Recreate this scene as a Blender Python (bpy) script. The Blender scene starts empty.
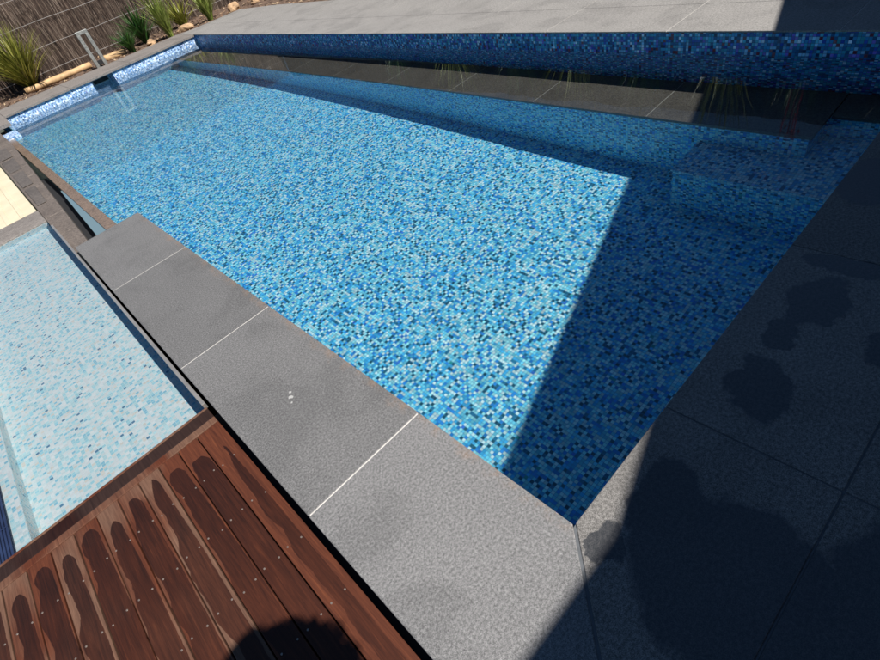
import bpy, bmesh, math, random
from mathutils import Vector, Matrix, noise
random.seed(7)
S = bpy.context.scene
COL = S.collection
# ------------------------------------------------------------------ layout (metres)
# x: across the pool towards the far wall, y: along the pool, z: 0 = top of the coping
W, L = 3.866, 12.063
CW = 0.53                       # width of the near coping
WZ = -0.17                      # pool water level
FZ = -1.60                      # pool floor
BZ = -0.75                      # stone bench
OV = 0.03                       # coping overhang
SUN = Vector((0.2974, -0.696, 1.0)).normalized()

# ------------------------------------------------------------------ object helpers
def link(name, me, parent=None):
    o = bpy.data.objects.new(name, me); COL.objects.link(o)
    if parent: o.parent = parent
    return o
def tag(o, label=None, cat=None, group=None, kind=None):
    if label: o['label'] = label
    if cat: o['category'] = cat
    if group: o['group'] = group
    if kind: o['kind'] = kind
    return o
def empty(name, loc, label, cat, group=None):
    o = link(name, None); o.location = loc
    return tag(o, label, cat, group)
class MB:
    """collects shapes and links them as one mesh object, with box-mapped UVs in metres"""
    def __init__(s): s.bm = bmesh.new()
    def box(s, x0, x1, y0, y1, z0, z1, bev=0.0, mat=None):
        r = bmesh.ops.create_cube(s.bm, size=1.0)
        v = r['verts']
        for q in v:
            q.co = Vector((x0 + (q.co.x + .5) * (x1 - x0), y0 + (q.co.y + .5) * (y1 - y0), z0 + (q.co.z + .5) * (z1 - z0)))
        if mat is not None:
            for q in v: q.co = mat @ q.co
        if bev > 0:
            es = list({e for q in v for e in q.link_edges})
            bmesh.ops.bevel(s.bm, geom=es, offset=bev, segments=2, affect='EDGES', profile=.5)
    def prism(s, pts, z0, z1, bev=0.0):
        a = [s.bm.verts.new((p[0], p[1], z1)) for p in pts]
        b = [s.bm.verts.new((p[0], p[1], z0)) for p in pts]
        n = len(pts); fs = [s.bm.faces.new(a), s.bm.faces.new(b[::-1])]
        for i in range(n):
            j = (i + 1) % n
            fs.append(s.bm.faces.new((b[i], b[j], a[j], a[i])))
        bmesh.ops.recalc_face_normals(s.bm, faces=fs)
        if bev > 0:
            bmesh.ops.bevel(s.bm, geom=list({e for f in fs for e in f.edges}), offset=bev, segments=2, affect='EDGES', profile=.5)
    def quad(s, *p):
        return s.bm.faces.new([s.bm.verts.new(q) for q in p])
    def tube(s, pts, rad, n=10, cap=True):
        if not isinstance(rad, (list, tuple)): rad = [rad] * len(pts)
        rings = []
        for i, p in enumerate(pts):
            p = Vector(p); a = Vector(pts[max(i - 1, 0)]); b = Vector(pts[min(i + 1, len(pts) - 1)])
            d = (b - a).normalized(); u = d.cross(Vector((0.1, 0.2, 1)) if abs(d.z) < .9 else Vector((1, 0, 0))).normalized(); w = d.cross(u)
            rings.append([s.bm.verts.new(p + rad[i] * (math.cos(2 * math.pi * k / n) * u + math.sin(2 * math.pi * k / n) * w)) for k in range(n)])
        for r0, r1 in zip(rings, rings[1:]):
            for k in range(n): 
                f = s.bm.faces.new((r0[k], r0[(k + 1) % n], r1[(k + 1) % n], r1[k])); f.smooth = n > 5
        if cap: s.bm.faces.new(rings[0][::-1]); s.bm.faces.new(rings[-1])
    def build(s, name, mat, parent=None, origin=None):
        uv = s.bm.loops.layers.uv.new('UVMap')
        s.bm.normal_update()
        for f in s.bm.faces:
            n = f.normal; ax = max(range(3), key=lambda i: abs(n[i]))
            for l in f.loops:
                c = l.vert.co
                l[uv].uv = (c.x, c.y) if ax == 2 else ((c.y, c.z) if ax == 0 else (c.x, c.z))
        if origin is not None:
            for v in s.bm.verts: v.co -= Vector(origin)
        me = bpy.data.meshes.new(name); s.bm.to_mesh(me); s.bm.free()
        me.materials.append(mat)
        o = link(name, me, parent)
        if origin is not None: o.location = origin
        return o

# ------------------------------------------------------------------ node helpers
class N:
    def __init__(s, name):
        s.m = bpy.data.materials.new(name); s.m.use_nodes = True; s.t = s.m.node_tree; s.t.nodes.clear()
        s.out = s.t.nodes.new('ShaderNodeOutputMaterial')
    def n(s, typ, **kw):
        x = s.t.nodes.new(typ)
        for k, v in kw.items():
            if k.startswith('i_'): x.inputs[k[2:].replace('_', ' ')].default_value = v
            else: setattr(x, k, v)
        return x
    def l(s, a, b): s.t.links.new(a, b)
    def _in(s, x, i, v):
        if v is None: return
        if hasattr(v, 'links') or isinstance(v, bpy.types.NodeSocket): s.l(v, x.inputs[i])
        else: x.inputs[i].default_value = v
    def math(s, op, a, b=None, c=None, clamp=False):
        x = s.t.nodes.new('ShaderNodeMath'); x.operation = op; x.use_clamp = clamp
        s._in(x, 0, a); s._in(x, 1, b); s._in(x, 2, c); return x.outputs[0]
    def vmath(s, op, a, b=None, out=0):
        x = s.t.nodes.new('ShaderNodeVectorMath'); x.operation = op
        s._in(x, 0, a)
        if op == 'SCALE': s._in(x, 3, b)
        else: s._in(x, 1, b)
        return x.outputs[out]
    def mix(s, f, a, b, typ='MIX'):
        x = s.t.nodes.new('ShaderNodeMix'); x.data_type = 'RGBA'; x.blend_type = typ
        s._in(x, 0, f); s._in(x, 6, a if not isinstance(a, tuple) else (*a, 1)[:4]); s._in(x, 7, b if not isinstance(b, tuple) else (*b, 1)[:4])
        return x.outputs[2]
    def ramp(s, v, stops, interp='LINEAR'):
        x = s.t.nodes.new('ShaderNodeValToRGB'); cr = x.color_ramp; cr.interpolation = interp
        while len(cr.elements) < len(stops): cr.elements.new(.5)
        for e, (p, c) in zip(cr.elements, stops): e.position = p; e.color = (*c, 1)[:4] if not isinstance(c, (int, float)) else (c, c, c, 1)
        s._in(x, 0, v); return x.outputs[0]
    def noise(s, vec, scale, detail=4, rough=.55, dist=0):
        x = s.t.nodes.new('ShaderNodeTexNoise'); s._in(x, 'Vector', vec)
        x.inputs['Scale'].default_value = scale; x.inputs['Detail'].default_value = detail
        x.inputs['Roughness'].default_value = rough; x.inputs['Distortion'].default_value = dist
        return x.outputs['Fac']
    def bsdf(s, **kw):
        x = s.t.nodes.new('ShaderNodeBsdfPrincipled')
        for k, v in kw.items(): s._in(x, k.replace('_', ' '), v if not (isinstance(v, tuple) and len(v) == 3) else (*v, 1))
        s.l(x.outputs[0], s.out.inputs[0]); return x
    def bump(s, h, strength=.3, dist=.002):
        x = s.t.nodes.new('ShaderNodeBump'); s._in(x, 'Height', h); x.inputs['Strength'].default_value = strength
        x.inputs['Distance'].default_value = dist; return x.outputs[0]
    @property
    def pos(s): return s.n('ShaderNodeNewGeometry').outputs['Position']
    @property
    def uv(s): return s.n('ShaderNodeUVMap').outputs[0]

def mosaic(name, stops, grout, pitch=.0215, tilt=.05, rough=.12, vary=.22, clus=1.0):
    """glass mosaic: one random colour per tile, grout lines between, each tile a little out of plane"""
    m = N(name)
    u = m.vmath('SCALE', m.uv, 1 / pitch)
    cell = m.vmath('FLOOR', u); fr = m.vmath('FRACTION', u)
    wn = m.n('ShaderNodeTexWhiteNoise', noise_dimensions='3D'); m.l(cell, wn.inputs['Vector'])
    wn2 = m.n('ShaderNodeTexWhiteNoise', noise_dimensions='3D'); m.l(m.vmath('ADD', cell, (37.2, 11.7, 5.1)), wn2.inputs['Vector'])
    cl = m.noise(m.vmath('SCALE', cell, .11), 1.0, 3, .6)
    rv = m.math('FRACT', m.math('ADD', m.math('MULTIPLY', wn.outputs['Value'], .86), m.math('MULTIPLY', m.math('SUBTRACT', cl, .43), .62)))
    col = m.ramp(m.math('ADD', m.math('MULTIPLY', m.math('SUBTRACT', rv, wn.outputs['Value']), clus), wn.outputs['Value']), stops, 'CONSTANT')
    sp = m.n('ShaderNodeSeparateXYZ'); m.l(fr, sp.inputs[0])
    a = m.math('ABSOLUTE', m.math('SUBTRACT', sp.outputs[0], .5)); b = m.math('ABSOLUTE', m.math('SUBTRACT', sp.outputs[1], .5))
    d = m.math('MAXIMUM', a, b)
    g = m.math('MULTIPLY', m.math('SUBTRACT', d, .425), 18, clamp=True)
    v = m.math('ADD', m.math('MULTIPLY', wn2.outputs['Value'], vary * 2), 1 - vary)
    hs = m.n('ShaderNodeHueSaturation'); m.l(col, hs.inputs['Color']); m.l(v, hs.inputs['Value'])
    # streaks inside the glass of each tile
    st = m.noise(u, 2.2, 2, .5)
    c1 = m.mix(m.math('MULTIPLY', st, .16), hs.outputs[0], (.0, .03, .05), 'MIX')
    c2 = m.mix(g, c1, grout)
    nrm = m.n('ShaderNodeNewGeometry').outputs['Normal']
    tv = m.vmath('SCALE', m.vmath('SUBTRACT', wn2.outputs['Color'], (.5, .5, .5)), tilt * 2)
    nn = m.vmath('NORMALIZE', m.vmath('ADD', nrm, tv))
    bp = m.n('ShaderNodeBump'); bp.inputs['Strength'].default_value = .35; bp.inputs['Distance'].default_value = .002
    m.l(m.math('SUBTRACT', 1, g), bp.inputs['Height']); m.l(nn, bp.inputs['Normal'])
    m.bsdf(Base_Color=c2, Roughness=m.math('ADD', m.math('MULTIPLY', g, .6), rough), Normal=bp.outputs[0])
    return m.m

BLUE = [(0, (.025, .12, .18)), (.07, (.03, .22, .38)), (.12, (.04, .32, .84)), (.22, (.08, .55, .97)), (.36, (.20, .77, .99)),
        (.52, (.38, .91, .99)), (.68, (.68, .97, .99)), (.87, (.03, .15, .21)), (.935, (.06, .25, .86)), (.965, (.05, .44, .44)), (.985, (.03, .13, .20))]
STEP_LIT = [(0, (.10, .50, .86)), (.2, (.30, .76, .96)), (.42, (.56, .92, .98)), (.62, (.85, .98, .98)), (.78, (.05, .20, .36)), (.9, (.36, .60, .95))]  # paler blue palette, skylight on the step's top painted into it
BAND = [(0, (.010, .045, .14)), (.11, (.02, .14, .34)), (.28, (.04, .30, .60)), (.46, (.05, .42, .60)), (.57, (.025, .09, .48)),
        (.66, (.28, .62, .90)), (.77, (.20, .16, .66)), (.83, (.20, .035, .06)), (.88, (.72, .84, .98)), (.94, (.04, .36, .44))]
PALE = [(0, (.93, .95, .94)), (.34, (.66, .90, .93)), (.54, (.48, .82, .90)), (.66, (.86, .95, .95)), (.82, (.36, .70, .84)), (.90, (.90, .84, .76)), (.95, (.14, .30, .46))]
SHINE = [(0, (.30, .46, .74)), (.22, (.42, .58, .84)), (.42, (.56, .70, .90)), (.60, (.14, .28, .56)), (.74, (.74, .82, .92)), (.88, (.05, .09, .22)), (.94, (.36, .32, .60))]  # tile colours lightened: the sun's sheen on the end wall is painted in
M = {}
M['blue'] = mosaic('blue_mosaic', BLUE, (.03, .24, .52))
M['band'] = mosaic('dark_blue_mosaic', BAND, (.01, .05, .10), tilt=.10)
M['step'] = mosaic('skylit_step_mosaic', STEP_LIT, (.05, .22, .42))
M['pale'] = mosaic('pale_mosaic', PALE, (.80, .90, .90), pitch=.0175, vary=.06, clus=.35)
M['shine'] = mosaic('sunlit_blue_mosaic', SHINE, (.20, .32, .42), tilt=.35, rough=.25)

def granite(name, lo, hi, wet=None, fleck=.35, scale=1.0, slab=None, rough=.75, stain=None, tones=False):
    m = N(name); p = m.pos
    n1 = m.noise(p, 330 * scale, 3, .7); n2 = m.noise(p, 95 * scale, 4, .6); n3 = m.noise(p, 3.0, 4, .6)
    vo = m.n('ShaderNodeTexVoronoi', feature='F1'); vo.inputs['Scale'].default_value = 150 * scale; m.l(p, vo.inputs['Vector'])
    k = m.math('ADD', m.math('MULTIPLY', n1, .62), m.math('MULTIPLY', n2, .38))
    base = m.ramp(k, [(.36, tuple(c * .55 for c in lo)), (.45, lo), (.53, tuple((a + b) / 2 for a, b in zip(lo, hi))), (.62, hi), (.72, tuple(c * 1.25 for c in hi))])
    fl = m.ramp(m.math('ADD', vo.outputs['Distance'], m.math('MULTIPLY', n2, .3)), [(.20, 1.0), (.34, 0.0)])
    base = m.mix(m.math('MULTIPLY', fl, fleck), base, tuple(c * .35 for c in lo))
    base = m.mix(.5, base, m.ramp(n3, [(.3, .78), (.7, 1.0)]), 'MULTIPLY')
    if tones:       # slabs of a darker batch further along
        ty = m.n('ShaderNodeSeparateXYZ'); m.l(p, ty.inputs[0])
        base = m.mix(1, base, m.ramp(m.math('DIVIDE', ty.outputs[1], 4.2), [(0, .66), (.166, .53), (.457, .47), (.745, .52)], 'CONSTANT'), 'MULTIPLY')
    if slab:        # every slab a shade of its own
        sn = m.n('ShaderNodeTexWhiteNoise', noise_dimensions='2D')
        m.l(m.vmath('FLOOR', m.vmath('DIVIDE', m.vmath('ADD', p, slab[0]), slab[1])), sn.inputs['Vector'])
        base = m.mix(.5, base, m.ramp(sn.outputs['Value'], [(0, .62), (1, 1.0)]), 'MULTIPLY')
    gm = m.ramp(m.noise(m.vmath('ADD', p, (3.7, 1.1, 0)), 1.7, 6, .68, .6), [(.40, .84), (.50, 1.0), (.62, 1.0), (.70, .88)])
    base = m.mix(1, base, gm, 'MULTIPLY')
    r = rough
    if stain:       # rusty damp margin beside the water
        sx = m.n('ShaderNodeSeparateXYZ'); m.l(p, sx.inputs[0])
        e = m.math('ADD', m.math('ABSOLUTE', sx.outputs[0]), m.math('MULTIPLY', m.math('SUBTRACT', m.noise(p, 7, 4), .5), .10))
        f = m.ramp(e, [(.0, 1.0), (.018, .7), (.045, 0.0)])
        f = m.math('MULTIPLY', f, m.ramp(m.noise(p, 16, 4, .7), [(.45, 0.), (.62, 1.)]))
        base = m.mix(m.math('MULTIPLY', f, .40), base, (.26, .15, .08))
    if wet:
        f = None
        q = m.vmath('ADD', p, m.vmath('SCALE', m.vmath('SUBTRACT', m.n('ShaderNodeTexNoise').outputs['Color'], (.5, .5, .5)), 0))
        tx = m.n('ShaderNodeTexNoise'); tx.inputs['Scale'].default_value = 5.5; tx.inputs['Detail'].default_value = 8; tx.inputs['Roughness'].default_value = .62; m.l(p, tx.inputs['Vector'])
        q = m.vmath('ADD', p, m.vmath('SCALE', m.vmath('SUBTRACT', tx.outputs['Color'], (.5, .5, .5)), .20))
        for (cx, cy, rx, ry) in wet:
            dv = m.vmath('DIVIDE', m.vmath('MULTIPLY', m.vmath('SUBTRACT', q, (cx, cy, 0)), (1, 1, 0)), (rx, ry, 1))
            g = m.math('MULTIPLY', m.math('SUBTRACT', 1, m.vmath('LENGTH', dv, out=1)), 9, clamp=True)
            f = g if f is None else m.math('MAXIMUM', f, g)
        base = m.mix(m.math('MULTIPLY', f, .72), base, (.012, .016, .022))
        r = m.math('SUBTRACT', rough, m.math('MULTIPLY', f, .42))
    m.bsdf(Base_Color=base, Roughness=r, Normal=m.bump(k, .35, .0015))
    return m.m
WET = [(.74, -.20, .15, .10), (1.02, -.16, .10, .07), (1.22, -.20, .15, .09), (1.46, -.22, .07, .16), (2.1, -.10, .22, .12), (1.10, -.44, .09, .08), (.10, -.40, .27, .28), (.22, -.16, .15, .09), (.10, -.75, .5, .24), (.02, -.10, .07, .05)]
M['coping'] = granite('grey_granite', (.165, .160, .156), (.47, .455, .442), scale=1.25, tones=True, stain=True)
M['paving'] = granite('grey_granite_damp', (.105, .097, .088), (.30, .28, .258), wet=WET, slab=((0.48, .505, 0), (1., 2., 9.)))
M['terrace'] = granite('warm_grey_granite', (.19, .178, .163), (.345, .324, .30), fleck=.18, scale=.6)
M['endstone'] = granite('taupe_granite', (.15, .13, .115), (.30, .265, .235), fleck=.25, scale=.6)
M['weir'] = granite('wet_brown_stone', (.15, .105, .07), (.27, .19, .135), fleck=.2, scale=.4, rough=.25)
M['block'] = granite('brown_stone', (.10, .08, .065), (.22, .18, .15), fleck=.3, scale=.4, rough=.6)
M['inlay'] = granite('inlay_stone', (.085, .072, .062), (.17, .145, .125), fleck=.3, scale=.4, rough=.6)
M['bench'] = granite('dark_granite', (.075, .066, .055), (.16, .145, .122), fleck=.3, scale=.6, rough=.5)

def plain(name, col, rough=.6, metal=0, var=.25, scale=20, bump=.2, dist=.002):
    m = N(name); n1 = m.noise(m.pos, scale, 5, .6)
    c = m.mix(var, (*col,), m.ramp(n1, [(.3, tuple(c * .35 for c in col)), (.7, tuple(min(1, c * 1.5) for c in col))]))
    m.bsdf(Base_Color=c, Roughness=rough, Metallic=metal, Normal=m.bump(n1, bump, dist)); return m.m
M['grout'] = plain('pale_grout', (.52, .49, .45), .95, var=.4, scale=60)
M['bgrout'] = plain('submerged_grout', (.30, .29, .26), .9, var=.5, scale=30)
M['dgrout'] = plain('grey_grout', (.10, .105, .11), .9, var=.4, scale=30)
M['black'] = plain('black_gap', (.012, .012, .013), .7)
M['steel'] = plain('galvanised_steel', (.26, .26, .24), .5, .4, var=.6, scale=30)
M['trim'] = plain('aluminium_trim', (.55, .50, .44), .35, .7, var=.3, scale=9)
M['screw'] = plain('steel_screw', (.30, .24, .20), .45, .6, var=.3)
M['wire'] = plain('bright_wire', (.62, .60, .57), .35, .4, var=.1)
M['soil'] = plain('mulch', (.12, .075, .05), 1, var=.8, scale=18, bump=1, dist=.03)
M['ground'] = plain('dry_ground', (.20, .15, .11), 1, var=.6, scale=3, bump=.6, dist=.02)
M['rock'] = plain('sandstone', (.42, .27, .15), .9, var=.6, scale=9, bump=.8, dist=.015)
M['log'] = plain('pale_log', (.52, .33, .16), .7, var=.5, scale=7, bump=.3)
M['wallr'] = plain('render_wall', (.35, .34, .33), .8, var=.15, scale=4)
M['roofm'] = plain('roof_sheet', (.14, .14, .15), .5, .3, var=.2, scale=4)
M['red'] = plain('red_petal', (.55, .02, .03), .5, var=.2)
M['barkm'] = plain('bark', (.14, .10, .07), .9, var=.6, scale=25, bump=.8, dist=.01)

def leaf(name, a, b, c):
    m = N(name); p = m.pos; n1 = m.noise(p, 9, 3, .6); g = m.n('ShaderNodeNewGeometry')
    col = m.ramp(m.math('ADD', m.math('MULTIPLY', n1, .6), m.math('MULTIPLY', g.outputs['Random Per Island'], .4)), [(.25, a), (.5, b), (.75, c)])
    x = m.bsdf(Base_Color=col, Roughness=.4)
    tr = m.n('ShaderNodeBsdfTranslucent'); m.l(col, tr.inputs[0]); mx = m.n('ShaderNodeMixShader'); mx.inputs[0].default_value = .25
    m.l(x.outputs[0], mx.inputs[1]); m.l(tr.outputs[0], mx.inputs[2]); m.l(mx.outputs[0], m.out.inputs[0])
    return m.m
M['flax'] = leaf('flax_leaf', (.06, .07, .012), (.22, .23, .035), (.46, .42, .09))
M['yucca'] = leaf('yucca_leaf', (.015, .05, .012), (.035, .10, .02), (.08, .18, .035))
M['strap'] = leaf('strap_leaf', (.09, .13, .02), (.24, .30, .06), (.42, .46, .14))
M['brush'] = None
m = N('brushwood'); g = m.n('ShaderNodeNewGeometry')
c = m.ramp(g.outputs['Random Per Island'], [(0, (.022, .013, .009)), (.35, (.070, .043, .030)), (.7, (.13, .086, .062)), (1, (.34, .26, .20))])
c = m.mix(.5, c, m.ramp(m.noise(m.pos, 3.0, 4), [(.3, .45), (.7, 1.0)]), 'MULTIPLY')
m.bsdf(Base_Color=c, Roughness=.9); M['brush'] = m.m
m = N('cream_sheet'); m.bsdf(Base_Color=m.mix(.35, (.62, .53, .37), m.ramp(m.noise(m.pos, 5, 4), [(.3, (.50, .42, .28)), (.7, (.70, .62, .45))])), Roughness=.5); M['cream'] = m.m
m = N('navy_ribs'); u = m.uv; sx = m.n('ShaderNodeSeparateXYZ'); m.l(u, sx.inputs[0])
c = m.mix(.3, (.012, .022, .06), m.ramp(m.noise(m.pos, 14, 3), [(.3, (.005, .01, .03)), (.7, (.03, .05, .12))])); m.bsdf(Base_Color=c, Roughness=.55); M['navy'] = m.m

# timber: object-space x runs across the board, y along it; Object Info random makes each board its own
def timber(name, stain=True, tint=(1, 1, 1)):
    m = N(name); tc = m.n('ShaderNodeTexCoord').outputs['Object']; oi = m.n('ShaderNodeObjectInfo'); rnd = oi.outputs['Random']; oc = m.n('ShaderNodeSeparateColor'); m.l(oi.outputs['Color'], oc.inputs[0])
    off = m.n('ShaderNodeCombineXYZ'); m.l(m.math('MULTIPLY', rnd, 40), off.inputs[2]); m.l(m.math('MULTIPLY', rnd, 17), off.inputs[1])
    q = m.vmath('ADD', tc, off.outputs[0])
    gr = m.noise(m.vmath('MULTIPLY', q, (60, 3.0, 8)), 1.6, 6, .65, .8)
    fib = m.noise(m.vmath('MULTIPLY', q, (420, 9, 40)), 1, 3, .6)
    big = m.noise(m.vmath('MULTIPLY', q, (6, 2.0, 1)), 1, 2)
    k = m.math('ADD', m.math('MULTIPLY', gr, .7), m.math('MULTIPLY', fib, .3))
    dry = m.ramp(k, [(.35, (.08, .040, .026)), (.57, (.14, .073, .046)), (.78, (.23, .13, .085))])
    oran = m.ramp(k, [(.35, (.050, .014, .007)), (.57, (.095, .027, .012)), (.78, (.17, .052, .020))])
    wetc = m.ramp(k, [(.36, (.010, .004, .003)), (.60, (.026, .007, .004)), (.85, (.09, .022, .008))])
    col = m.mix(m.ramp(m.math('ADD', m.math('MULTIPLY', big, .8), m.math('MULTIPLY', oc.outputs[1], .4)), [(.45, 0.), (.62, 1.)]), dry, oran)
    rough = .55
    if stain:
        sp = m.n('ShaderNodeSeparateXYZ'); m.l(tc, sp.inputs[0])
        # damp patch: a long tongue that starts rounded a little in from the board's end, then wanders and pinches
        wob = m.math('SUBTRACT', m.noise(m.vmath('MULTIPLY', q, (0, 4, 1)), 1, 2, .5), .5)
        wob2 = m.math('SUBTRACT', m.noise(m.vmath('MULTIPLY', q, (26, 26, 1)), 1, 5, .65), .5)
        dy = m.math('SUBTRACT', m.math('MULTIPLY', sp.outputs[1], -1), m.math('ADD', .02, m.math('MULTIPLY', oc.outputs[2], .12)))
        hw = m.math('MULTIPLY', m.math('POWER', m.math('MULTIPLY', dy, 22, clamp=True), .5), .024)
        hw = m.math('ADD', hw, m.math('MULTIPLY', wob, .042))
        hw = m.math('ADD', hw, m.math('MULTIPLY', wob2, .007))
        hw = m.math('ADD', hw, m.math('MULTIPLY', m.math('MULTIPLY', dy, 2.2, clamp=True), .012))
        hw = m.math('ADD', hw, m.math('MULTIPLY', m.math('SUBTRACT', oc.outputs[0], .5), .05))
        ctr = m.math('ADD', sp.outputs[0], m.math('MULTIPLY', m.math('SUBTRACT', m.noise(m.vmath('MULTIPLY', q, (0, 4, 1)), 1, 2), .5), .045))
        f = m.math('MULTIPLY', m.math('SUBTRACT', hw, m.math('ABSOLUTE', ctr)), 500, clamp=True)
        f = m.math('MULTIPLY', f, m.math('GREATER_THAN', dy, 0))
        far = m.math('MULTIPLY', m.math('ADD', m.math('MULTIPLY', dy, 1.3), m.math('MULTIPLY', wob, 1.6)), .8, clamp=True)
        wetc = m.mix(m.math('MULTIPLY', far, .42), wetc, oran)
        col = m.mix(m.math('MULTIPLY', f, .92), col, wetc)
        rough = m.math('SUBTRACT', .70, m.math('MULTIPLY', f, .12))
    if tint != (1, 1, 1): col = m.mix(1, col, tint, 'MULTIPLY')
    m.bsdf(Base_Color=col, Roughness=rough, Specular_IOR_Level=.22, Normal=m.bump(k, .25, .0015)); return m.m
M['board'] = timber('decking_timber'); M['edge'] = timber('edge_timber', False); M['edged'] = timber('edge_timber_wet', False, (.22, .22, .26))

m = N('pool_water'); x = m.n('ShaderNodeBsdfGlass'); x.inputs['IOR'].default_value = 1.333; x.inputs['Roughness'].default_value = 0
x.inputs['Color'].default_value = (.97, 1, 1, 1); 
rf = m.n('ShaderNodeBsdfRefraction'); rf.inputs['IOR'].default_value = 1.333; rf.inputs['Roughness'].default_value = 0; rf.inputs['Color'].default_value = (.97, 1, 1, 1)
lw = m.n('ShaderNodeLayerWeight'); lw.inputs['Blend'].default_value = .5
mx = m.n('ShaderNodeMixShader'); m.l(m.ramp(lw.outputs['Facing'], [(.35, .35), (.85, 1.0)]), mx.inputs[0]); m.l(rf.outputs[0], mx.inputs[1]); m.l(x.outputs[0], mx.inputs[2])
m.l(mx.outputs[0], m.out.inputs[0]); M['water'] = m.m

# ------------------------------------------------------------------ ground
def ground_with_hole():
    xs = [-1500, -1.9, 4.2, 1500]; ys = [-1500, -.62, 12.7, 1500]; b = MB()
    for i in range(3):
        for j in range(3):
            if i == 1 and j == 1: continue
            b.quad((xs[i], ys[j], -.12), (xs[i + 1], ys[j], -.12), (xs[i + 1], ys[j + 1], -.12), (xs[i], ys[j + 1], -.12))
    tag(b.build('ground', M['ground']), kind='structure')
ground_with_hole()

# ------------------------------------------------------------------ pool shell
b = MB(); b.box(-OV - .2, W + OV + .2, -.6, L + OV + .9, FZ - .2, FZ); tag(b.build('pool_floor', M['blue']), kind='structure')
b = MB(); b.box(W + .010, W + .2, -.48, L + OV, FZ + .001, -.0125)
tag(b.build('pool_wall_far', M['band']), kind='structure')
b = MB(); b.box(-OV - .2, W + .2, -.6, -.481, FZ + .001, -.092); tag(b.build('pool_wall_right', M['blue']), kind='structure')
b = MB(); b.box(-OV - .2, -OV, -.48, 4.20, FZ + .001, -.042); b.box(-.24, -OV, 4.201, L, FZ + .001, WZ - .042)
tag(b.build('pool_wall_near', M['blue']), kind='structure')
# end wall with a recess for the skimmer
NX0, NX1, ND = 1.60, 2.03, .28
b = MB(); y0 = L + OV
b.box(-OV, NX0, y0, y0 + .2, FZ + .001, -.042); b.box(NX1, W + .0095, y0, y0 + .2, FZ + .001, -.042)
b.box(NX0 + .001, NX1 - .001, y0 + ND, y0 + ND + .1, FZ + .002, -.042); b.box(NX0, NX0 + .0005, y0 + .2, y0 + ND, FZ + .001, -.042)
b.box(NX0 - .1, NX0, y0 + .201, y0 + ND + .1, FZ + .002, -.042); b.box(NX1, NX1 + .1, y0 + .201, y0 + ND + .1, FZ + .002, -.042)
tag(b.build('pool_wall_end', M['shine']), kind='structure')
sk = empty('skimmer', (1.80, y0 + ND, -.12), 'dark skimmer slot in the recess at the far end of the pool', 'skimmer')
b = MB(); b.box(1.68, 1.97, y0 + ND - .008, y0 + ND - .001, -.155, -.085); b.build('mouth', M['black'], sk).location = -Vector((1.80, y0 + ND, -.12))
b = MB()
for r in ((1.66, 1.99, -.084, -.070), (1.66, 1.99, -.170, -.156), (1.66, 1.679, -.155, -.085), (1.971, 1.99, -.155, -.085)):
    b.box(r[0], r[1], y0 + ND - .014, y0 + ND - .002, r[2], r[3])
b.build('frame', plain('skimmer_frame', (.25, .32, .36), .4), sk).location = -Vector((1.80, y0 + ND, -.12))
# bench: mosaic body with granite slabs on top, and a lower mosaic step in the corner
BX = 3.25
b = MB(); b.box(BX + .02, W + .012, .47, L + OV - .001, FZ + .001, BZ - .041); b.box(3.56, W + .012 - .001, -.479, .469, FZ + .001, BZ - .041)
tag(b.build('bench_body', M['blue']), kind='structure')
b = MB(); ys = [.45, 1.62, 2.75, 3.87, 5.0, 6.13, 7.26, 8.39, 9.52, 10.65, L + OV - .002]
for a, c in zip(ys, ys[1:]): b.box(BX, W + .012 - .002, a + (.003 if a > .5 else 0), c - .003, BZ - .04, BZ, .004)
b.box(3.54, W + .012 - .002, -.478, .442, BZ - .04, BZ, .004)
tag(b.build('bench_top', M['bench']), kind='structure')
b = MB(); b.box(BX + .01, W + .012 - .004, .452, L + OV - .01, BZ - .036, BZ - .003); tag(b.build('bench_joints', M['bgrout']), kind='structure')
b = MB(); b.box(2.88, BX + .019, -.478, 1.19, FZ + .001, -1.10); tag(b.build('corner_step_riser', M['blue']), kind='structure')
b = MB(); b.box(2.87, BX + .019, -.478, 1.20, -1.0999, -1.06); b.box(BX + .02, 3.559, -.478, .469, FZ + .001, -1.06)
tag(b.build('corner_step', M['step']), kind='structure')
# infinity edge: the overflow weir, its gutter, and the row of stone blocks
b = MB(); b.prism([(-.245, 4.201), (-.145, 4.201), (-.145, L - .3), (-.245, L - .3)], WZ - .04, WZ + .003, .004)
tag(b.build('overflow_weir', M['weir']), kind='structure')
b = MB(); b.prism([(-.42, 4.21), (-.246, 4.21), (-.246, 8.0), (-.36, 8.0)], -.36, -.30)
tag(b.build('gutter_floor',  M['black']), kind='structure')
b = MB(); b.prism([(-.355, 4.21), (-.246, 4.21), (-.246, 6.6), (-.262, 6.6)], -.30, -.178)
M['gutw'] = N('gutter_water'); g_ = M['gutw']; g_.bsdf(Base_Color=(.13, .19, .21), Roughness=.03, IOR=1.33); M['gutw'] = g_.m
tag(b.build('gutter_water', M['gutw']), kind='structure')
b = MB(); yy = 4.2; rr = random.Random(3)
bl = empty('stone_block_row', (-.5, 4.2, -.05), 'row of brown stone blocks between the overflow gutter and the cream cover', 'kerb')
k = 0
while yy < 11.6:
    ln = .62; t = (yy - 4.2) / 5.2; t2 = (min(yy + ln, 11.7) - 4.2) / 5.2
    xi = lambda t: min(-.43 + .17 * t, -.25)
    bb = MB(); bb.prism([(-.562, yy + .006), (xi(t), yy + .006), (xi(t2), yy + ln - .006), (-.562, yy + ln - .006)], -.30, -.05 - rr.uniform(0, .006), .006)
    if .02 < yy - 5.6 < 2.0:
        pass
    o = bb.build('block', M['block'], bl); o.location = -Vector((-.5, 4.2, -.05)); yy += ln
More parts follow.
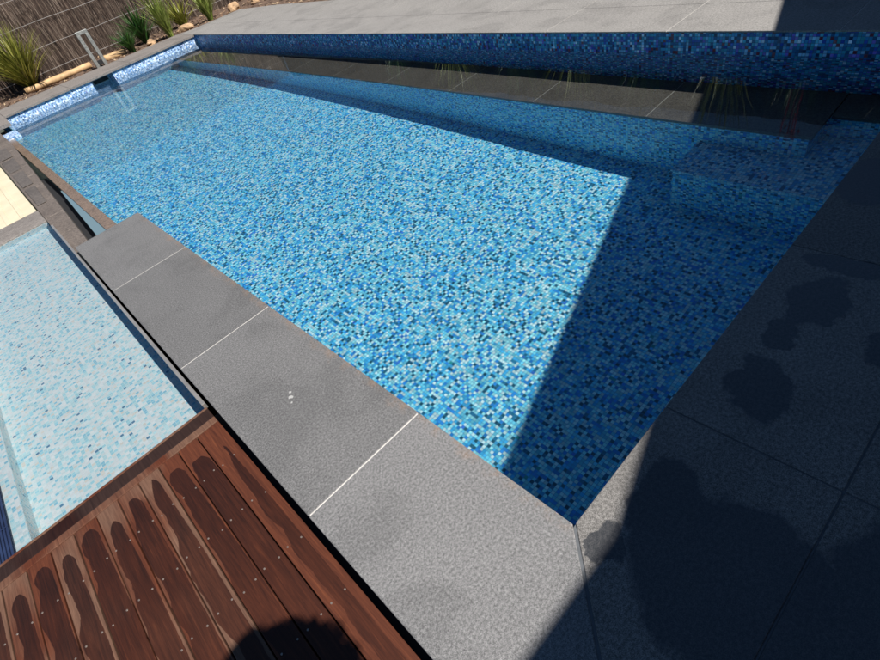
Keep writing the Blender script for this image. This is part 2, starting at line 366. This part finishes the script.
for i in range(4):
    bb = MB(); y_ = 5.95 + i * .93; x_ = -.445 + .025 * i; bb.prism([(-.535, y_), (x_, y_), (x_ + .02, y_ + .78), (-.535, y_ + .78)], -.0495, -.044, .004)
    o = bb.build('inlay', M['inlay'], bl); o.location = -Vector((-.5, 4.2, -.05))
b = MB(); rr = random.Random(4)
for cx, cy, r_ in ((-.275, 1.235, .011), (-.262, 1.262, .007), (-.29, 1.205, .005)):
    b.prism([(cx + r_ * rr.uniform(.6, 1.2) * math.cos(t * .7), cy + r_ * rr.uniform(.6, 1.2) * math.sin(t * .7)) for t in range(9)], .0002, .0009)
M['drop'] = plain('dried_splash', (.36, .35, .33), .9, var=.5, scale=200)
tag(b.build('pale_splash', M['drop']), 'small pale dried splash marks on the third grey coping slab', 'stain')
# raised return coping at the near end corner of the end wall
b = MB(); b.prism([(-1.2, 11.4), (-.02, 11.2), (0.0, L - .002), (-1.2, L - .002)], -.06, 0, .004)
tag(b.build('corner_slab', M['endstone']), kind='structure')
b = MB(); b.box(-OV - .25, -OV, 10.7, 11.19, FZ, -.13, 0); tag(b.build('corner_pier', M['shine']), kind='structure')

# ------------------------------------------------------------------ coping and terraces
b = MB()
def slab(b, pts, z1=0, th=.04): b.prism(pts, z1 - th, z1, .003)
J = .0024
ys = [.70, 1.918, 3.13, 4.20]
# near coping: mitred corner piece then three long slabs
slab(b, [(-J * 1.5, J * 1.5 + .0), (-CW, -CW + J * 3), (-CW, .70 - J), (0, .70 - J)])
for a, c in zip(ys, ys[1:]): slab(b, [(-CW, a + J), (0, a + J), (0, c - (J if c < 4.1 else 0)), (-CW, c - (J if c < 4.1 else 0))])
tag(b.build('near_coping', M['coping']), kind='structure')
b = MB(); b.box(-CW + .006, -.006, .3, 4.19, -.038, -.002); tag(b.build('coping_joints', M['grout']), kind='structure')
b = MB(); b.prism([(-.012, -.004), (-.004, -.012), (-.505, -.513), (-.513, -.505)], -.036, -.003); tag(b.build('mitre_joint', M['dgrout']), kind='structure')
b = MB(); b.box(-CW + .012, -OV - .201, -.48, 4.19, -.6, -.043); tag(b.build('coping_wall', M['band']), kind='structure')
# right side paving in 1 m slabs
b = MB()
xs = [.518, 1.518, 2.518, 3.518, 4.518]
slab(b, [(J * 1.5, -J * 1.0), (.518 - J, -J * 0), (.518 - J, -.505 + J), (-.505 + J * 3, -.505 + J)])
for a, c in zip(xs, xs[1:]): slab(b, [(a + J, 0), (a + J, -.505 + J), (min(c, W) - J, -.505 + J), (min(c, W) - J, 0)])
for r in range(4):
    y1 = -.505 - r; 
    for i in range(-3, 6):
        a = -.482 + i; slab(b, [(a + J, y1 - 1 + J), (a + 1 - J, y1 - 1 + J), (a + 1 - J, y1 - J), (a + J, y1 - J)]) if not (r == 0 and False) else None
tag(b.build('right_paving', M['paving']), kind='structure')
b = MB(); b.box(-3.6, 5.5, -4.5, -.515, -.09, -.003); b.box(-.45, W, -.514, -.004, -.036, -.0035)
tag(b.build('paving_joints', M['dgrout']), kind='structure')
# far terrace
b = MB(); TY = [-4.6, -3.0, -1.8, -.6, .6, 1.80, 3.02, 4.15, 5.35, 6.55, 7.75, 8.95, 10.15, 11.35, 12.85]
def tx(y): return 5.52 if y < 11.4 else 5.40
for a, c in zip(TY, TY[1:]):
    slab(b, [(W, max(a, -4.6) + J), (4.50 - J, a + J), (4.50 - J, c - J), (W, c - J)], 0, .012)
for a, c in zip(TY, TY[1:]):
    slab(b, [(4.50 + J, a + J), (tx(a), a + J), (tx(c), c - J), (4.50 + J, c - J)])
tag(b.build('far_terrace', M['terrace']), kind='structure')
b = MB(); b.box(W + .201, 5.38, -4.5, 12.8, -.09, -.0135); b.box(W + .004, W + .2005, -4.5, 12.8, -.0118, -.003); b.box(W + .201, 5.38, -4.5, 12.8, -.0134, -.003); tag(b.build('terrace_joints', M['grout']), kind='structure')
b = MB(); xs = [-1.2, .0, 1.2, 2.4, 3.6, W]
pts = [-1.2, -.001, 1.21, 2.42, 3.63]
for a, c in zip(pts, pts[1:] + [W - .004]): slab(b, [(a + J, L), (c - J, L), (c - J, 13.05), (a + J, 13.05)])
slab(b, [(W, 12.856), (4.2, 12.856), (3.95, 13.02), (W, 13.05)])
tag(b.build('end_coping', M['endstone']), kind='structure')

# ------------------------------------------------------------------ pale shallow pool, deck, covers
b = MB(); b.box(-1.36, -.563, 1.613, 5.36, -.34, -.20); tag(b.build('shallow_pool_floor', M['pale']), kind='structure')
b = MB(); b.box(-1.50, -1.3601, 1.613, 5.36, -.34, -.082); tag(b.build('shallow_pool_ledge', M['pale']), kind='structure')
b = MB(); b.box(-1.43, -.57, 5.345, 5.40, -.3, -.062); tag(b.build('shallow_pool_rim', M['pale']), kind='structure')
b = MB(); b.box(-.5625, -.545, 1.613, 5.1, -.06, -.028, .002); tag(b.build('edge_trim', M['trim']), 'thin pale metal strip between grey coping and pale shallow pool', 'trim')
b = MB(); b.box(-1.9, -.5641, 5.36, 5.80, -.12, -.045, .004); tag(b.build('pool_end_slab', M['endstone']), kind='structure')
# cream ribbed cover
cv = MB()
cv.box(-1.9, -.575, 5.81, 11.3, -.10, -.052)
for i in range(9):
    x = -.70 - i * .135; cv.box(x - .022, x + .022, 5.82, 11.29, -.0519, -.043, .004)
tag(cv.build('ribbed_cover', M['cream']), 'cream ribbed metal cover beyond the pale shallow pool at the left edge', 'cover')
# navy ribbed mat
cv = MB(); cv.box(-1.9, -1.419, 1.62, 5.35, -.12, -.066)
for i in range(38):
    x = -1.426 - i * .0125; cv.box(x - .0032, x + .0032, 1.622, 5.34, -.0659, -.058)
for i in range(20):
    y = 1.8 + i * .18; cv.box(-1.9, -1.42, y, y + .004, -.0579, -.055)
tag(cv.build('ribbed_mat', M['navy']), 'dark navy ribbed mat along the left side of the pale shallow pool', 'mat')

dk = empty('timber_deck', (-1., 1.5, -.05), 'reddish brown timber deck with dark wet patches between pale pool and coping', 'deck')
# (how wet, how orange, where the damp patch starts)
BOARDS = [(.30, 1.0, .9), (.80, .9, .8), (.62, .6, .5), (.46, .2, .1), (.58, .4, .3), (.50, .3, .6), (.66, .5, .15), (.50, .3, .45), (.66, .5, .2), (.54, .4, .5), (.62, .4, .25), (.54, .3, .5), (.6, .3, .1), (.6, .3, .1)]
DO = Vector((-1., 1.5, -.05)); BP = .0913; rr = random.Random(5)
for i in range(14):
    xr = -.572 - i * BP; xl = xr - BP + .0045
    if i == 0: xr = -.553
    if i == 13: xl = xr - .05
    b = MB(); y1, y0_ = 1.479, -1.6
    c = Vector(((xl + xr) / 2, y1, -.05)); dz = rr.uniform(-.0012, .0012)
    b.box(xl, xr - .0 , y0_, y1 - (0 if i else 0), -.075, -.05 + dz, .0025)
    o = b.build('board', M['board'], dk, origin=c); o.location = c - DO
    a_, g_, o_ = BOARDS[i % len(BOARDS)]; o.color = (a_, g_, o_, 1)
b = MB(); b.box(-1.82, -.553, 1.4805, 1.522, -.075, -.048, .003); o = b.build('trim_board', M['edge'], dk); o.location = -DO; o.color = (0, .25, 0, 1)
b = MB(); b.box(-1.82, -.553, 1.5235, 1.598, -.075, -.051, .003); o = b.build('trim_board', M['edged'], dk); o.location = -DO; o.color = (0, .1, 0, 1)
b = MB(); b.box(-1.82, -.553, 1.5995, 1.612, -.10, -.050, .002); o = b.build('trim_board', M['edge'], dk); o.location = -DO; o.color = (0, .25, 0, 1)
for row in (1.236, .972, .70, .43):
    for i in range(11):
        xr = -.572 - i * BP
        for dx in (.017, BP - .0045 - .017):
            x = xr - dx + rr.uniform(-.003, .003); y = row + rr.uniform(-.008, .008)
            b = MB(); b.tube([(0, 0, -.0015), (0, 0, .0025)], .0034, 8); o = b.build('screw', M['screw'], dk); o.location = Vector((x, y, -.05)) - DO
b = MB(); b.box(-1.85, -.5305, -1.6, 1.60, -.16, -.11); tag(b.build('deck_cavity', M['black']), kind='structure')

# ------------------------------------------------------------------ water surfaces (real ripples)
def ripple(name, x0, x1, y0, y1, z, step, amp, mat, sc=1.0, jet=False):
    nx = int((x1 - x0) / step) + 1; ny = int((y1 - y0) / step) + 1; vs = []; fs = []
    for j in range(ny + 1):
        for i in range(nx + 1):
            x = x0 + (x1 - x0) * i / nx; y = y0 + (y1 - y0) * j / ny
            h = noise.noise(Vector((x * 2.2 * sc, y * 1.7 * sc, 1.3))) * 1.0 + noise.noise(Vector((x * 5.5 * sc, y * 4.6 * sc, 7.3))) * .40 + noise.noise(Vector((x * 12 * sc, y * 12 * sc, 3.1))) * .10
            h += noise.noise(Vector((x * 9 * sc + 5, y * 8 * sc, 9.1))) * .28
            if jet: g = math.exp(-((x - 1.9) ** 2 / .5 + (y - 10.6) ** 2 / 1.6)); h += 1.1 * g * math.sin((y + .35 * x) * 17 + 2.5 * noise.noise(Vector((x * 2, y * 2, 4))))
            vs.append((x, y, z + amp * h))
    for j in range(ny):
        for i in range(nx):
            a = j * (nx + 1) + i; fs.append((a, a + 1, a + nx + 2, a + nx + 1))
    me = bpy.data.meshes.new(name); me.from_pydata(vs, [], fs); me.polygons.foreach_set('use_smooth', [True] * len(fs))
    me.materials.append(mat); o = link(name, me); tag(o, kind='structure'); o.cycles.is_caustics_caster = True; return o
ripple('pool_water', -.1455, W + .0105, -.4805, L + .05, WZ, .03, .0006, M['water'], jet=True)
ripple('skimmer_water', NX0, NX1, L + .0505, L + OV + ND, WZ, .03, .0006, M['water'])
ripple('shallow_water', -1.4185, -.5635, 1.6135, 5.346, -.056, .03, .0006, M['water'])

# ------------------------------------------------------------------ garden
b = MB()
def hz(x, y): return -.085 + .05 * noise.noise(Vector((x * 1.3, y * 1.3, 0))) + .03 * noise.noise(Vector((x * 6, y * 6, 2)))
nx, ny = 90, 30
def bed(x0, x1, y0, y1, nx, ny, name):
    vs = []; fs = []
    for j in range(ny + 1):
        for i in range(nx + 1):
            x = x0 + (x1 - x0) * i / nx; y = y0 + (y1 - y0) * j / ny; vs.append((x, y, hz(x, y) + .03))
    for j in range(ny):
        for i in range(nx):
            a = j * (nx + 1) + i; fs.append((a, a + 1, a + nx + 2, a + nx + 1))
    me = bpy.data.meshes.new(name); me.from_pydata(vs, [], fs); me.materials.append(M['soil']); tag(link(name, me), kind='structure')
bed(-3, 5.41, 13.04, 15.3, 120, 36, 'garden_bed'); bed(5.411, 7.4, -4, 15.3, 30, 200, 'garden_bed')
# mulch chips and leaf litter
b = MB(); rr = random.Random(11)
for i in range(2600):
    if rr.random() < .7: x = rr.uniform(-1, 7); y = rr.uniform(13.05, 15)
    else: x = rr.uniform(5.5, 6.8); y = rr.uniform(6, 13)
    c = Vector((x, y, hz(x, y) + .045)); a = rr.uniform(0, 6.3); l = rr.uniform(.012, .05); w = rr.uniform(.005, .014)
    u = Vector((math.cos(a), math.sin(a), rr.uniform(-.4, .4))) * l; v = Vector((-math.sin(a), math.cos(a), rr.uniform(-.4, .4))) * w
    b.quad(c - u - v, c + u - v, c + u + v, c - u + v)
m = N('bark_chips'); g = m.n('ShaderNodeNewGeometry'); m.bsdf(Base_Color=m.ramp(g.outputs['Random Per Island'], [(0, (.05, .025, .015)), (.6, (.20, .11, .06)), (1, (.48, .36, .22))]), Roughness=.9)
tag(b.build('bark_mulch', m.m), 'brown bark mulch scattered over the garden bed', 'mulch', kind='stuff')

def fence(name, p0, p1, h, label, n, seed, wires=True):
    p0 = Vector(p0); p1 = Vector(p1); d = (p1 - p0); ln = d.length; d.normalize(); nn = Vector((-d.y, d.x, 0))
    root = empty(name, p0, label, 'fence'); rr = random.Random(seed)
    b = MB(); a = nn * .03
    for s_ in (p0 + Vector((0, 0, -.1)),):
        q = [p0 - a, p1 - a, p1 + a, p0 + a]
        b.prism([(v.x, v.y) for v in q], -.15, h - .06)
    o = b.build('brush_backing', M['brush'], root); o.location = -p0
    b = MB()
    for i in range(n):
        t = rr.uniform(0, ln); z0 = rr.uniform(-.12, h * .75) if rr.random() < .8 else -.12; hh = rr.uniform(.35, 1.1); z1 = min(z0 + hh, h + rr.uniform(-.05, .06))
        sd = 1 if rr.random() < .5 else -1; off = (.034 + abs(rr.gauss(0, .012))) * sd; le = rr.gauss(0, .05); r = rr.uniform(.0018, .0045)
        c0 = p0 + d * t + nn * off; c1 = c0 + d * le * (z1 - z0) * 1.3 + nn * rr.uniform(-.01, .01)
        A = Vector((c0.x, c0.y, z0)); B = Vector((c1.x, c1.y, z1)); Mid = (A + B) / 2 + d * rr.gauss(0, .012)
        b.tube([A, Mid, B], [r, r, r * .5], 3, False)
    o = b.build('brushwood', M['brush'], root); o.location = -p0
    if wires:
        for z in (.10, .53, .97, 1.42):
            b = MB(); pts = [p0 + d * (ln * k / 24) - nn * (.085 * (1)) + Vector((0, 0, z + .008 * math.sin(k * 1.7))) for k in range(25)]
            b.tube(pts, .0024, 5); o = b.build('wire', M['wire'], root); o.location = -p0
    return root
fence('brush_fence', (-3, 15.05, 0), (7.0, 15.05, 0), 1.9, 'brown brushwood fence with pale wires behind the far end of the pool', 14000, 1)
fence('brush_fence', (7.05, 15.0, 0), (7.05, -3.0, 0), 1.9, 'brown brushwood fence along the garden beyond the far terrace', 7000, 2, False)

def strappy(name, loc, n, h, spread, wid, mat, label, seed, cat='plant', stiff=.5, flower=False, group=None):
    rr = random.Random(seed); b = MB()
    for i in range(n):
        a = rr.uniform(0, 2 * math.pi); ln = h * rr.uniform(.55, 1.05); out = spread * rr.uniform(.15, 1) ; w = wid * rr.uniform(.7, 1.2)
        d = Vector((math.cos(a), math.sin(a), 0)); sd = Vector((-d.y, d.x, 0)); segs = 7; prev = None
        base = Vector(loc) + d * rr.uniform(0, .05) + Vector((0, 0, -.02))
        for k in range(segs + 1):
            t = k / segs; r = out * (t ** (1 + stiff)); z = ln * (t - (1 - stiff) * .55 * t * t * (out / max(spread, .01)) )
            ww = w * (1 - t ** 2.2) * (.5 + .5 * min(1, t * 5)) + .0006
            c = base + d * r + Vector((0, 0, z)) + sd * .03 * math.sin(t * 3 + i)
            row = [b.bm.verts.new(c - sd * ww), b.bm.verts.new(c + d * -ww * .35), b.bm.verts.new(c + sd * ww)]
            if prev:
                b.bm.faces.new((prev[0], prev[1], row[1], row[0])); b.bm.faces.new((prev[1], prev[2], row[2], row[1]))
            prev = row
    if not flower:
        return tag(b.build(name, mat, origin=loc), label, cat, group)
    root = empty(name, loc, label, cat, group); o = b.build('foliage', mat, root); o.location = -Vector(loc)
    for f in range(4):
        a = rr.uniform(0, 6.3); top = Vector(loc) + Vector((math.cos(a) * .22, math.sin(a) * .22, h * rr.uniform(.95, 1.2)))
        b = MB(); b.tube([loc, (Vector(loc) + top) / 2 + Vector((0, 0, .1)), top], .008, 5)
        for k in range(14):
            c = top + Vector((rr.gauss(0, .05), rr.gauss(0, .05), rr.gauss(0, .07))); u = Vector((rr.gauss(0, 1), rr.gauss(0, 1), rr.gauss(0, 1))).normalized() * .04; v = u.cross(Vector((.3, .2, 1))).normalized() * .02
            b.quad(c - u, c - v, c + u, c + v)
        o = b.build('flower', M['red'], root); o.location = -Vector(loc)
    return root
Z0 = -.06
strappy('flax_plant', (.92, 14.25, Z0), 320, 1.5, 1.0, .016, M['flax'], 'large drooping yellow green flax clump at the left end of the garden bed', 21, stiff=.25)
strappy('spiky_plant', (3.02, 13.75, Z0), 130, .50, .40, .014, M['yucca'], 'small dark green spiky plant between the grey post and the tall yellow green plant', 22, stiff=.75)
strappy('strappy_plant', (3.86, 13.45, Z0), 130, 1.15, .50, .015, M['strap'], 'tall yellow green strappy plant near the far corner of the pool', 23, stiff=.6)
strappy('strappy_plant', (4.86, 13.35, Z0), 100, .95, .48, .015, M['strap'], 'smaller yellow green strappy plant beside the corner of the far terrace', 24, stiff=.6)
strappy('leafy_plant', (3.55, 14.35, Z0), 110, .9, .6, .02, M['yucca'], 'dark green leafy clump against the brushwood behind the tall yellow green plant', 27, stiff=.4)
strappy('leafy_plant', (4.5, 14.2, Z0), 90, .8, .6, .02, M['flax'], 'olive clump against the brushwood between the two yellow green strappy plants', 28, stiff=.3)
spots = [(6.6, 2.4), (6.75, 3.5), (6.6, 4.6), (6.75, 5.9), (6.6, 7.3), (6.7, 9.2)]
for i, (x, y) in enumerate(spots):
    strappy('strappy_plant', (x, y, Z0), 80, 2.3 - .12 * (i % 3), .8, .02, M['strap'] if i % 2 == 0 else M['yucca'], 'tall strappy plant in the bed beyond the far terrace', 30 + i, stiff=.55, group='strappy plants beyond the far terrace')
strappy('flowering_plant', (6.6, 1.5, Z0), 50, 2.0, .4, .02, M['yucca'], 'plant with red flowers beyond the shaded end of the far terrace', 41, stiff=.7, flower=True)
strappy('flowering_plant', (6.6, .5, Z0), 50, 2.0, .4, .02, M['yucca'], 'lower plant with red flowers nearer the house end of the far terrace', 42, stiff=.7, flower=True)

def rock(loc, s, label, seed):
    bm = bmesh.new(); bmesh.ops.create_icosphere(bm, subdivisions=3, radius=1)
    for v in bm.verts:
        n_ = noise.noise(v.co * 1.3 + Vector((seed * 3.1, 0, 0))) * .35 + noise.noise(v.co * 3.4 + Vector((seed, 5, 0))) * .12
        v.co = v.co * (1 + n_); v.co = Vector((v.co.x * s[0], v.co.y * s[1], v.co.z * s[2]))
    for f in bm.faces: f.smooth = False
    me = bpy.data.meshes.new('rock'); bm.to_mesh(me); bm.free(); me.materials.append(M['rock'])
    o = link('garden_rock', me); o.location = loc; o.rotation_euler.z = seed * 1.1; tag(o, label, 'rock', 'sandstone rocks edging the garden bed')
rock((3.42, 13.55, -.02), (.17, .10, .08), 'ochre rock between the spiky plant and the tall strappy plant', 1)
rock((4.28, 13.55, -.02), (.22, .12, .09), 'ochre rock between the two yellow green strappy plants', 2)
rock((5.55, 13.45, -.0), (.16, .11, .12), 'rounded brown rock behind the corner of the far terrace', 3)
rock((6.0, 13.2, -.02), (.12, .10, .08), 'small pale rock in the bed farthest to the right', 4)
def log(p0, p1, r, label, seed):
    rr = random.Random(seed); p0 = Vector(p0); p1 = Vector(p1); n = 8
    pts = [p0.lerp(p1, k / n) + Vector((0, rr.uniform(-.006, .006), rr.uniform(-.005, .005))) for k in range(n + 1)]
    b = MB(); b.tube(pts, [r * rr.uniform(.92, 1.06) for _ in pts], 14)
    tag(b.build('edging_log', M['log'], origin=p0), label, 'log', 'logs edging the garden bed')
log((.72, 14.05, .0), (2.13, 14.0, .0), .062, 'long pale round log lying left of the grey post', 1)
log((2.45, 14.0, -.01), (2.92, 13.9, -.01), .075, 'short pale log lying right of the grey post', 2)

pr = empty('hoop_rail', (2.2, 13.35, -.03), 'grey metal hoop post standing at the edge of the far coping', 'post')
for dx in (-.085, .085):
    b = MB(); b.box(2.2 + dx - .034, 2.2 + dx + .034, 13.32, 13.38, -.08, .585, .004); b.build('upright', M['steel'], pr).location = -Vector((2.2, 13.35, -.03))
b = MB(); b.box(2.2 - .119, 2.2 + .119, 13.32, 13.38, .5855, .65, .006); b.build('top_rail', M['steel'], pr).location = -Vector((2.2, 13.35, -.03))
b = MB(); b.box(2.2 - .05, 2.2 + .05, 13.33, 13.37, .0, .09, .004); b.build('lower_rail', M['black'], pr).location = -Vector((2.2, 13.35, -.03))

# ------------------------------------------------------------------ the house behind the camera whose roof shades the right side
H = 3.0
root = empty('house', (1.5, -4.5, 0), 'rendered house whose roof shades the right side of the pool', 'house')
RO = Vector((1.5, -4.5, 0))
off = Vector((.2974, -.696)) * H
def gl(x): return -.128 + .2895 * x
x0, x1 = .04, 14.
pts = [(-1.1 + off.x, -.118 + off.y), (x0 + off.x, gl(x0) + off.y), (x1 + off.x, gl(x1) + off.y), (x1 + off.x, -9.), (-1.1 + off.x, -9.)]
b = MB(); b.prism(pts, H, H + .02); b.build('roof', M['roofm'], root).location = -RO
b = MB(); b.prism([(1.4, -3.6), (15.0, .35), (15.0, -8.8), (1.4, -8.8)], -.1, H - .01); w_ = b.build('wall', M['wallr'], root); w_.location = -RO
b = MB(); b.box(0, 1.6, 0, .03, .0, 2.1, mat=Matrix.Translation((3.0, -3.105, 0)) @ Matrix.Rotation(math.atan(.2904), 4, 'Z')); b.build('door', plain('dark_glass', (.05, .06, .07), .1), root).location = -RO
# unseen tree added to throw the rounded shadow onto the deck's corner
tr = empty('shadow_tree', (-.37, -1.23, 0), 'unseen potted tree added to cast the rounded shadow on the deck', 'tree')
TO = Vector((-.37, -1.23, 0)); TH = 2.03
b = MB(); b.tube([(-.37, -1.23, 0), (-.37, -1.23, .03), (-.37, -1.23, .42)], [.15, .17, .22], 20); b.build('pot', M['wallr'], tr).location = -TO
b = MB(); b.tube([(-.37, -1.23, .3), (-.36, -1.22, 1.2), (-.37, -1.23, TH)], [.03, .025, .015], 8); b.build('trunk', M['barkm'], tr).location = -TO
b = MB(); rr = random.Random(9)
ic = bmesh.ops.create_icosphere(b.bm, subdivisions=4, radius=1)
for v in ic['verts']: v.co = Vector((-.37, -1.23, TH)) + v.co * (.285 * (1 + .35 * noise.noise(v.co * 2.2) + .10 * noise.noise(v.co * 6)))
for i in range(9000):
    v = Vector((rr.gauss(0, 1), rr.gauss(0, 1), rr.gauss(0, 1))).normalized(); rad = .30 * (.8 + .2 * rr.random()) * (1 + .35 * noise.noise(v * 2.2))
    c = Vector((-.37, -1.23, TH)) + Vector((v.x * rad, v.y * rad, v.z * rad * .8)); u = Vector((rr.gauss(0, 1), rr.gauss(0, 1), rr.gauss(0, 1))).normalized() * .028; w = u.cross(v).normalized() * .016
    b.quad(c - u, c - w, c + u, c + w)
b.build('crown', M['yucca'], tr).location = -TO

# ------------------------------------------------------------------ sun, sky, camera
for o in S.objects:
    if o.type == 'MESH' and not o.cycles.is_caustics_caster: o.cycles.is_caustics_receiver = True
sl = bpy.data.lights.new('sun', 'SUN'); sl.energy = 5.0; sl.angle = math.radians(.53); sl.color = (1, .972, .93)
so = bpy.data.objects.new('sun', sl); COL.objects.link(so); so.location = (8, -8, 12)
so.rotation_euler = SUN.to_track_quat('Z', 'Y').to_euler(); sl.cycles.is_caustics_light = True
w = bpy.data.worlds.new('World'); S.world = w; w.use_nodes = True; nt = w.node_tree; nt.nodes.clear()
bg = nt.nodes.new('ShaderNodeBackground'); sky = nt.nodes.new('ShaderNodeTexSky'); ou = nt.nodes.new('ShaderNodeOutputWorld')
sky.sky_type = 'NISHITA'; sky.sun_disc = False; sky.sun_elevation = math.asin(SUN.z); sky.sun_rotation = math.atan2(SUN.x, SUN.y)
sky.air_density = 1.0; sky.dust_density = 0.0; sky.ozone_density = 4.0
tint = nt.nodes.new('ShaderNodeMix'); tint.data_type = 'RGBA'; tint.blend_type = 'MULTIPLY'; tint.inputs[0].default_value = 1; tint.inputs[7].default_value = (.84, 1.0, 1.10, 1)
nt.links.new(sky.outputs[0], tint.inputs[6]); nt.links.new(tint.outputs[2], bg.inputs[0]); nt.links.new(bg.outputs[0], ou.inputs[0]); bg.inputs[1].default_value = .05 * .8

cam = bpy.data.cameras.new('camera'); co = bpy.data.objects.new('camera', cam); COL.objects.link(co); S.camera = co
R = [(0.691, -0.681, -0.242), (-0.606, -0.364, -0.707), (0.393, 0.636, -0.665)]
r0, r1, r2 = (Vector(v) for v in R)
f = r2.normalized(); r = (r0 - r0.dot(f) * f).normalized(); u = r.cross(f)
co.matrix_world = Matrix(((r.x, u.x, -f.x, -.52), (r.y, u.y, -f.y, -.482), (r.z, u.z, -f.z, 1.5), (0, 0, 0, 1)))
cam.sensor_width = 36; cam.lens = 512.27 / 880 * 36; cam.clip_end = 5000; cam.clip_start = .05

S.view_settings.view_transform = 'Standard'; S.view_settings.look = 'None'; S.view_settings.gamma = 1; S.view_settings.exposure = .62
S.view_settings.use_curve_mapping = False
S.render.engine = 'CYCLES'; S.cycles.use_denoising = True; S.cycles.max_bounces = 10; S.cycles.transmission_bounces = 8
S.cycles.caustics_refractive = True; S.cycles.caustics_reflective = False; S.cycles.sample_clamp_indirect = 6
